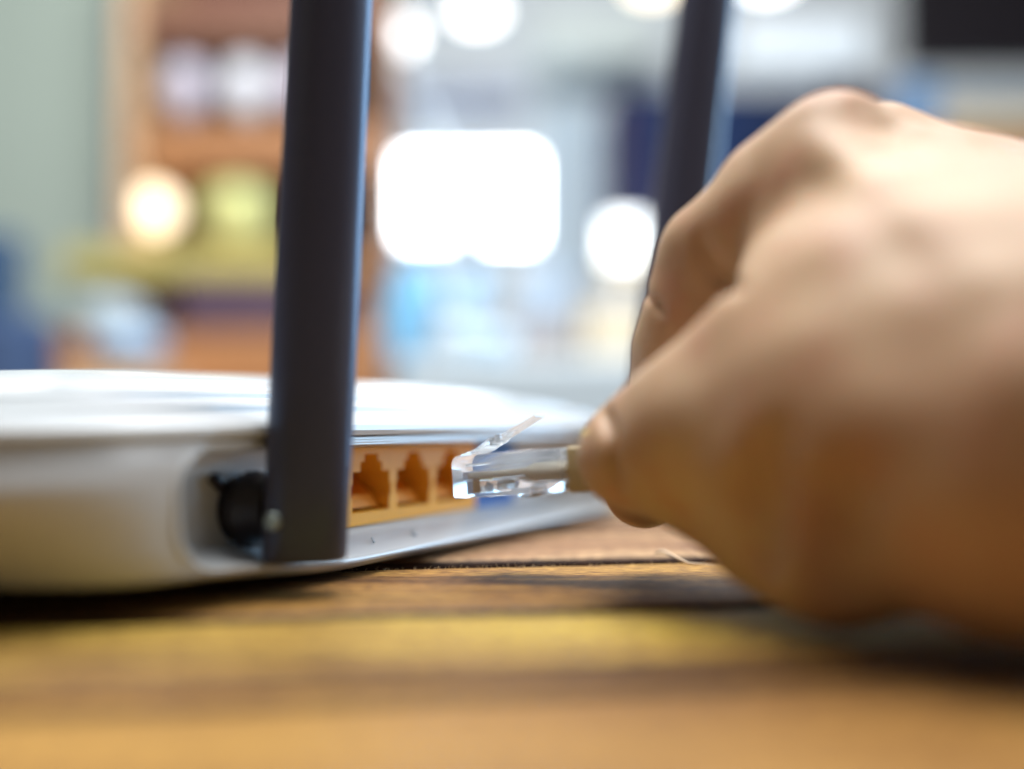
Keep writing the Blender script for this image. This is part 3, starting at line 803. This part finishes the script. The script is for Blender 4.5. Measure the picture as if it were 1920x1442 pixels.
G_WALL = grain(principled('green_grey_paint', (.38, .47, .43), .8), 3, .05)
B_WALL = grain(principled('pale_blue_paint', (.78, .87, .94), .8), 3, .06)
WOODB = grain(principled('shelf_wood', (.34, .15, .055), .55), 6, .25, 0, stretch=(1, 6, 6))
WOODD = grain(principled('dark_shelf_wood', (.13, .045, .028), .6), 6, .25, 0)
TAN = grain(principled('tan_wood', (.55, .36, .21), .55), 6, .15)
def struct(name, bm, mat): 
    o = build(name, bm, mat); o['kind'] = 'structure'; return o
bm = bmesh.new(); bx(bm, -2600, 3000, 3600, 3650, -760, 2400); struct('back_wall', bm, B_WALL)
bm = bmesh.new(); pbox(bm, -420, -700, 212, 1500, 2500, 60, 0); struct('green_wall', bm, G_WALL)
bm = bmesh.new(); bx(bm, -2600, 3000, 520, 3600, -760, -750); struct('floor', bm, grain(principled('grey_floor', (.35, .33, .31), .6), 4, .15))

# bookshelf
bs = tag(pthing('bookshelf', 460, 700, 2100), 'brown wooden shelf unit with pale bowls and a lit lamp on its shelves', 'shelf unit')
bm = bmesh.new(); pbox(bm, 205, -300, 262, 1512, 2080, 330); build('side_panel', bm, TAN, bs)
bm = bmesh.new(); pbox(bm, 700, -300, 722, 1512, 2080, 330); build('side_panel', bm, WOODB, bs)
bm = bmesh.new(); pbox(bm, 255, -300, 705, 1400, 2400, 20); build('back_board', bm, WOODD, bs)
for y0, y1, mt in ((8, 74, principled('umber_wood', (.16, .065, .035), .6)), (232, 312, WOODB), (470, 522, WOODB), (640, 700, WOODB)):
    bm = bmesh.new(); pbox(bm, 262, y0, 702, y1, 2085, 310); build('shelf', bm, mt, bs)

def bowl(px, py, r, Y, col, label, name='bowl', cat='bowl', group=None, squash=.8, rough=.3):
    c = at(px, py, Y)
    t = bmesh.new(); lathe(t, [(.35 * r, -squash * r), (.5 * r, -squash * r * .97), (.85 * r, -.45 * squash * r), (r, .1 * r), (.98 * r, .5 * squash * r), (.8 * r, .82 * squash * r), (.3 * r, squash * r), (.25 * r, squash * r * 1.1)], 32, Matrix.Translation(c))
    o = build(name, t, principled(name + '_glaze', col, rough), None, None, 180)
    return tag(o, label, cat, group)
SH = 'round jars on the upper shelf'
bowl(350, 170, 46, 2160, (.62, .60, .72), 'lilac grey round jar at the left end of the upper shelf', 'jar', 'jar', SH, 1.35)
bowl(462, 170, 46, 2160, (.80, .84, .92), 'white round jar with a blue rim in the middle of the upper shelf', 'jar', 'jar', SH, 1.35)
bowl(560, 170, 44, 2160, (.70, .66, .78), 'pale mauve round jar on the upper shelf partly behind the antenna', 'jar', 'jar', SH, 1.35)
# lit lamp
lm = tag(pthing('table_lamp', 290, 475, 2160), 'small lit globe lamp glowing warm white on the lower shelf', 'lamp')
bm = bmesh.new(); lathe(bm, sphere_prof(44), 28, Matrix.Translation(at(290, 392, 2160))); build('lamp_globe', bm, emit('warm_globe', (1.0, .80, .50), 3.4), lm, None, 180)
bm = bmesh.new(); lathe(bm, [(34, 0), (34, 8), (12, 14), (12, 34)], 24, Matrix.Translation(at(290, 474, 2160))); build('lamp_base', bm, TAN, lm, None, 40)
tag(bowl(450, 408, 80, 2190, (.66, .70, .30), 'x', 'vase', 'vase', None, .93), 'lime green rounded vase beside the lit lamp on the lower shelf', 'vase')
bm = bmesh.new(); pbox(bm, 110, 462, 620, 522, 1860, 160, 12); tag(build('folded_blanket', bm, grain(principled('olive_cloth', (.38, .34, .11), .9), 20, .25)), 'olive green folded blanket lying below the lamp shelf', 'blanket')
bm = bmesh.new(); pbox(bm, 330, 524, 650, 622, 1862, 150, 8); tag(build('storage_box', bm, principled('plum_box', (.060, .035, .065), .6)), 'dark plum storage box under the olive blanket', 'box')
bm = bmesh.new(); pbox(bm, 60, 625, 720, 1740, 1560, 460, 6); tag(build('bench', bm, WOODB), 'low brown wooden bench beneath the shelf unit', 'bench')
bowl(205, 600, 62, 1700, (.36, .46, .50), 'blue grey glazed bowl on the low bench', 'bowl', 'bowl', None, .6)
bowl(240, 652, 55, 1490, (.30, .42, .58), 'steel blue round bowl in front of the low bench', 'bowl', 'bowl', None, .6)
bm = bmesh.new(); a_ = at(240, 697, 1500); bx(bm, a_.x - 70, a_.x + 70, 1430, 1550, -750, a_.z, 4); tag(build('stool', bm, TAN), 'small tan stool carrying the steel blue bowl', 'stool')
# dark blue chair at the far left
ch = tag(pthing('armchair', 0, 1200, 1500), 'dark blue chair back at the far left edge beside the green wall', 'chair')
NAVY = grain(principled('navy_fabric', (.035, .07, .16), .8), 40, .2)
bm = bmesh.new(); pbox(bm, -160, 430, 18, 1770, 1500, 60, 14); build('backrest', bm, principled('blue_fabric', (.02, .06, .13), .7), ch)
bm = bmesh.new(); pbox(bm, -160, 585, 64, 1840, 1400, 90, 14); build('armrest', bm, NAVY, ch)

# bright window
PANE = emit('bright_daylight_pane', (.95, .98, 1.0), 13.0)
FRAME = principled('white_frame_paint', (.80, .84, .88), .5)
wn = tag(pthing('window', 860, 480, 3600), 'bright white window with two glowing panes between the antennas', 'window')
bm = bmesh.new(); pbox(bm, 716, 298, 846, 441, 3560, 20, 0); build('window_pane', bm, PANE, wn)
bm = bmesh.new(); pbox(bm, 915, 294, 1000, 448, 3560, 20, 0); build('window_pane', bm, PANE, wn)
bm = bmesh.new(); pbox(bm, 846.5, 298, 914.5, 392, 3562, 22, 0); build('window_pane', bm, PANE, wn)
bm = bmesh.new(); pbox(bm, 700, 276, 1018, 293, 3554, 46); pbox(bm, 700, 449, 1018, 464, 3554, 46); pbox(bm, 700, 293.5, 715, 448.5, 3554, 46); pbox(bm, 1001, 293.5, 1018, 448.5, 3554, 46); pbox(bm, 847, 393, 914, 448.5, 3554, 46)
build('window_frame', bm, FRAME, wn)
# hanging lamps along the top
LAMP = emit('lamp_glass', (.96, .98, 1.0), 5.0)
GP = 'pendant lamps above the room'
def pendant(px, py, rx, rz, Y, label, mat=LAMP):
    e = tag(pthing('pendant_lamp', px, py, Y), label, 'lamp', GP); c = at(px, py, Y)
    t = bmesh.new(); lathe(t, [(max(.5, rx * sqrt(max(0, 1 - q * q))), rz * q) for q in np.linspace(-1, 1, 14)], 28, Matrix.Translation(c)); build('lamp_shade', t, mat, e, None, 180)
    t = bmesh.new(); tube(t, [c + Vector((0, 0, rz)), c + Vector((0, 0, rz + 700))], 4, 8); build('cord', t, FRAME, e)
pendant(748, 64, 42, 38, 2500, 'small round white pendant lamp just right of the nearer antenna')
pendant(895, 22, 52, 24, 2500, 'wide white pendant lamp right of the small round one')
pendant(1225, -32, 60, 22, 2500, 'warm white pendant lamp cut by the top edge beside the farther antenna', emit('warm_lamp_glass', (1.0, .86, .62), 4.0))
pendant(1440, -42, 60, 24, 2500, 'white pendant lamp right of the farther antenna at the top edge')
# pale picture panels on the wall
bm = bmesh.new(); pbox(bm, 1010, 20, 1225, 105, 3300, 298); tag(build('wall_cabinet', bm, principled('mint_white', (.72, .84, .86), .6)), 'pale mint wall cabinet high up between the antennas', 'cabinet')
bm = bmesh.new(); pbox(bm, 715, 150, 980, 176, 3420, 178); tag(build('wall_shelf', bm, principled('grey_blue', (.42, .48, .62), .6)), 'narrow grey blue wall shelf above the bright window', 'shelf')
bm = bmesh.new(); pbox(bm, 1010, 200, 1120, 520, 3530, 30); tag(build('curtain', bm, grain(principled('curtain_cloth', (.62, .78, .92), .9), 12, .1)), 'pale blue grey curtain right of the bright window', 'curtain')
# glowing bars added on the far wall to imitate slanted flare streaks
GT = 'added glowing bars imitating flare streaks'
for (x0, y0, x1, y1, st, lb) in ((752, 112, 850, 330, 1.6, 'long slanted flare bar added above the bright window'), (800, 470, 868, 640, 1.3, 'slanted flare bar added under the left half of the bright window'), (955, 470, 1030, 640, 1.1, 'slanted flare bar added under the right half of the bright window')):
    t = bmesh.new(); tube(t, [at(x0, y0, 3540), at(x1, y1, 3540)], 11, 10); tag(build('flare_bar', t, emit('flare_bar_glow', (.80, .92, 1.0), st), None, None, 60), lb, 'flare bar', GT)
# navy wardrobe behind the farther antenna
wd = tag(pthing('wall_cupboard', 1400, 420, 3250), 'navy blue wall cupboard behind the farther antenna', 'wall cupboard')
bm = bmesh.new(); pbox(bm, 1150, 170, 1660, 420, 3250, 348); build('carcass', bm, principled('navy_paint', (.010, .030, .11), .85), wd)
bm = bmesh.new(); pbox(bm, 1158, 180, 1196, 400, 3228, 20); build('door', bm, principled('plum_paint', (.05, .035, .10), .85), wd)
bm = bmesh.new(); pbox(bm, 1204, 180, 1400, 400, 3228, 20); build('door', bm, principled('navy_paint_two', (.012, .040, .15), .85), wd)
bm = bmesh.new(); pbox(bm, 1560, 140, 1622, 330, 3180, 40); tag(build('folded_cloth', bm, principled('dark_cloth', (.04, .03, .06), .8)), 'dark cloth hanging in front of the navy wall cupboard above the knuckle', 'cloth')
# white screen or lampshade above the wardrobe
bm = bmesh.new(); pbox(bm, 1385, 38, 1625, 118, 2200, 60, 10)
t_ = tag(build('ceiling_light_panel', bm, emit('soft_panel', (.66, .86, 1.0), .5)), 'soft pale blue light panel above the navy wall cupboard', 'light panel')
bm = bmesh.new(); pbox(bm, 1700, -260, 2200, 118, 3530, 68, 6); tv = tag(build('television', bm, principled('black_screen', (.012, .009, .016), .7)), 'black television on the wall at the upper right corner', 'television')
bm = bmesh.new(); pbox(bm, 1690, 150, 1760, 249, 2100, 60); tag(build('speaker_box', bm, principled('steel_blue', (.10, .22, .42), .5)), 'steel blue box under the left end of the television', 'box')
bm = bmesh.new(); pbox(bm, 1770, 172, 2200, 199, 2080, 200); tag(build('soundbar', bm, principled('grey_blue_metal', (.22, .30, .38), .5)), 'grey blue bar under the television at the right edge', 'soundbar')
bm = bmesh.new(); pbox(bm, 1765, 200, 2200, 249, 2070, 260); tag(build('sideboard_top', bm, grain(principled('sand_stone', (.48, .42, .30), .6), 8, .1)), 'sand coloured ledge above the back of the hand', 'ledge')
bm = bmesh.new(); pbox(bm, 1680, 250, 2200, 1510, 2085, 300); tag(build('cupboard', bm, WOODB), 'brown wooden cupboard under the sand coloured ledge', 'cupboard')
# second lamp with a warm base
l2 = tag(pthing('standing_lamp', 1170, 540, 2000), 'bright drum lamp with a warm lower rim left of the farther antenna', 'lamp')
bm = bmesh.new(); lathe(bm, [(38, -42), (36, 28)], 28, Matrix.Translation(at(1172, 444, 2000)), (True, True)); build('lamp_shade', bm, emit('cool_drum', (.95, 1.0, 1.0), 4.5), l2, None, 30)
bm = bmesh.new(); lathe(bm, [(34, -10), (38, 8)], 28, Matrix.Translation(at(1172, 496, 2000))); build('lamp_rim', bm, emit('warm_rim', (1.0, .78, .38), 1.6), l2, None, 30)
bm = bmesh.new(); q_ = at(1172, 508, 2000); lathe(bm, [(60, 0), (60, 12), (9, 20), (7, q_.z + 750)], 16, Matrix.Translation(Vector((q_.x, q_.y, -750)))); build('lamp_stem', bm, FRAME, l2, None, 30)
# light blue chairs in the middle distance
CB = principled('light_blue_plastic', (.14, .42, .68), .35); CG = principled('grey_blue_plastic', (.30, .40, .52), .4)
def chair(px, lean, w_, Y, mat, label):
    e = tag(pthing('chair', px, 700, Y), label, 'chair', 'pale plastic chairs in the middle distance')
    a = at(px, 500, Y); k = 1 if lean > 0 else 1
    t = bmesh.new()
    M = Matrix.Translation(at(px + lean * .5, 600, Y)) @ Matrix.Rotation(math.atan2(lean, 200), 4, 'Y')
    sc = Y / F
    bx(t, -w_ * sc / 2, w_ * sc / 2, 0, 25, -100 * sc, 110 * sc, 10, 2, M); build('backrest', t, mat, e, None, 30)
    t = bmesh.new(); bx(t, -w_ * sc / 2 + 10, w_ * sc / 2 + 30, 27, 380, -105 * sc - 25, -102 * sc, 8, 2, M); build('seat', t, mat, e, None, 30)
    for sx in (-1, 1):
        for yy in (40, 350):
            t = bmesh.new(); p = M @ Vector((sx * w_ * sc * .42, yy, -105 * sc - 20)); tube(t, [p, Vector((p.x + sx * 20, p.y, -749))], 9, 8); build('leg', t, mat, e)
chair(738, 45, 78, 1640, CB, 'light blue plastic chair right beside the nearer antenna')
chair(850, 40, 60, 1750, principled('ice_blue_plastic', (.30, .50, .70), .4), 'ice blue plastic chair under the notch of the bright window')
chair(985, 50, 70, 1800, CG, 'grey blue plastic chair left of the bright drum lamp')
bm = bmesh.new(); pbox(bm, 655, 560, 686, 2020, 1200, 40); tag(build('wooden_post', bm, WOODB), 'brown wooden post just right of the nearer antenna above the router', 'post')
bm = bmesh.new(); pbox(bm, 1095, 572, 1300, 692, 1250, 160, 12); tag(build('cushion', bm, grain(principled('cream_cloth', (.50, .44, .33), .9), 20, .08)), 'cream cushion on the white side table behind the bent forefinger', 'cushion')
bm = bmesh.new(); pbox(bm, 820, 604, 1075, 698, 1330, 120, 8); tag(build('box', bm, principled('taupe', (.26, .24, .24), .8)), 'taupe box on the back of the white side table', 'box')
wt = tag(pthing('white_table', 1000, 900, 1100), 'white glossy side table behind the router and the fingers', 'table')
WT = principled('white_gloss', (.44, .52, .58), .2)
bm = bmesh.new(); pbox(bm, 740, 668, 1700, 830, 1000, 500, 10); build('tabletop', bm, WT, wt)
bm = bmesh.new(); pbox(bm, 800, 831, 1640, 2180, 1060, 400, 10); build('pedestal', bm, WT, wt)
for px, r, col, lb in ((860, 34, (.50, .62, .70), 'pale round cup at the left end of the white side table'), (930, 30, (.42, .58, .70), 'icy blue round cup right of the pale cup on the white side table')):
    bowl(px, 790 - (89.5 + .8 * r * .7 - 26) / 1075 * 1920, r * .7, 1075, col, lb, 'cup', 'cup', 'cups on the white side table', .8)
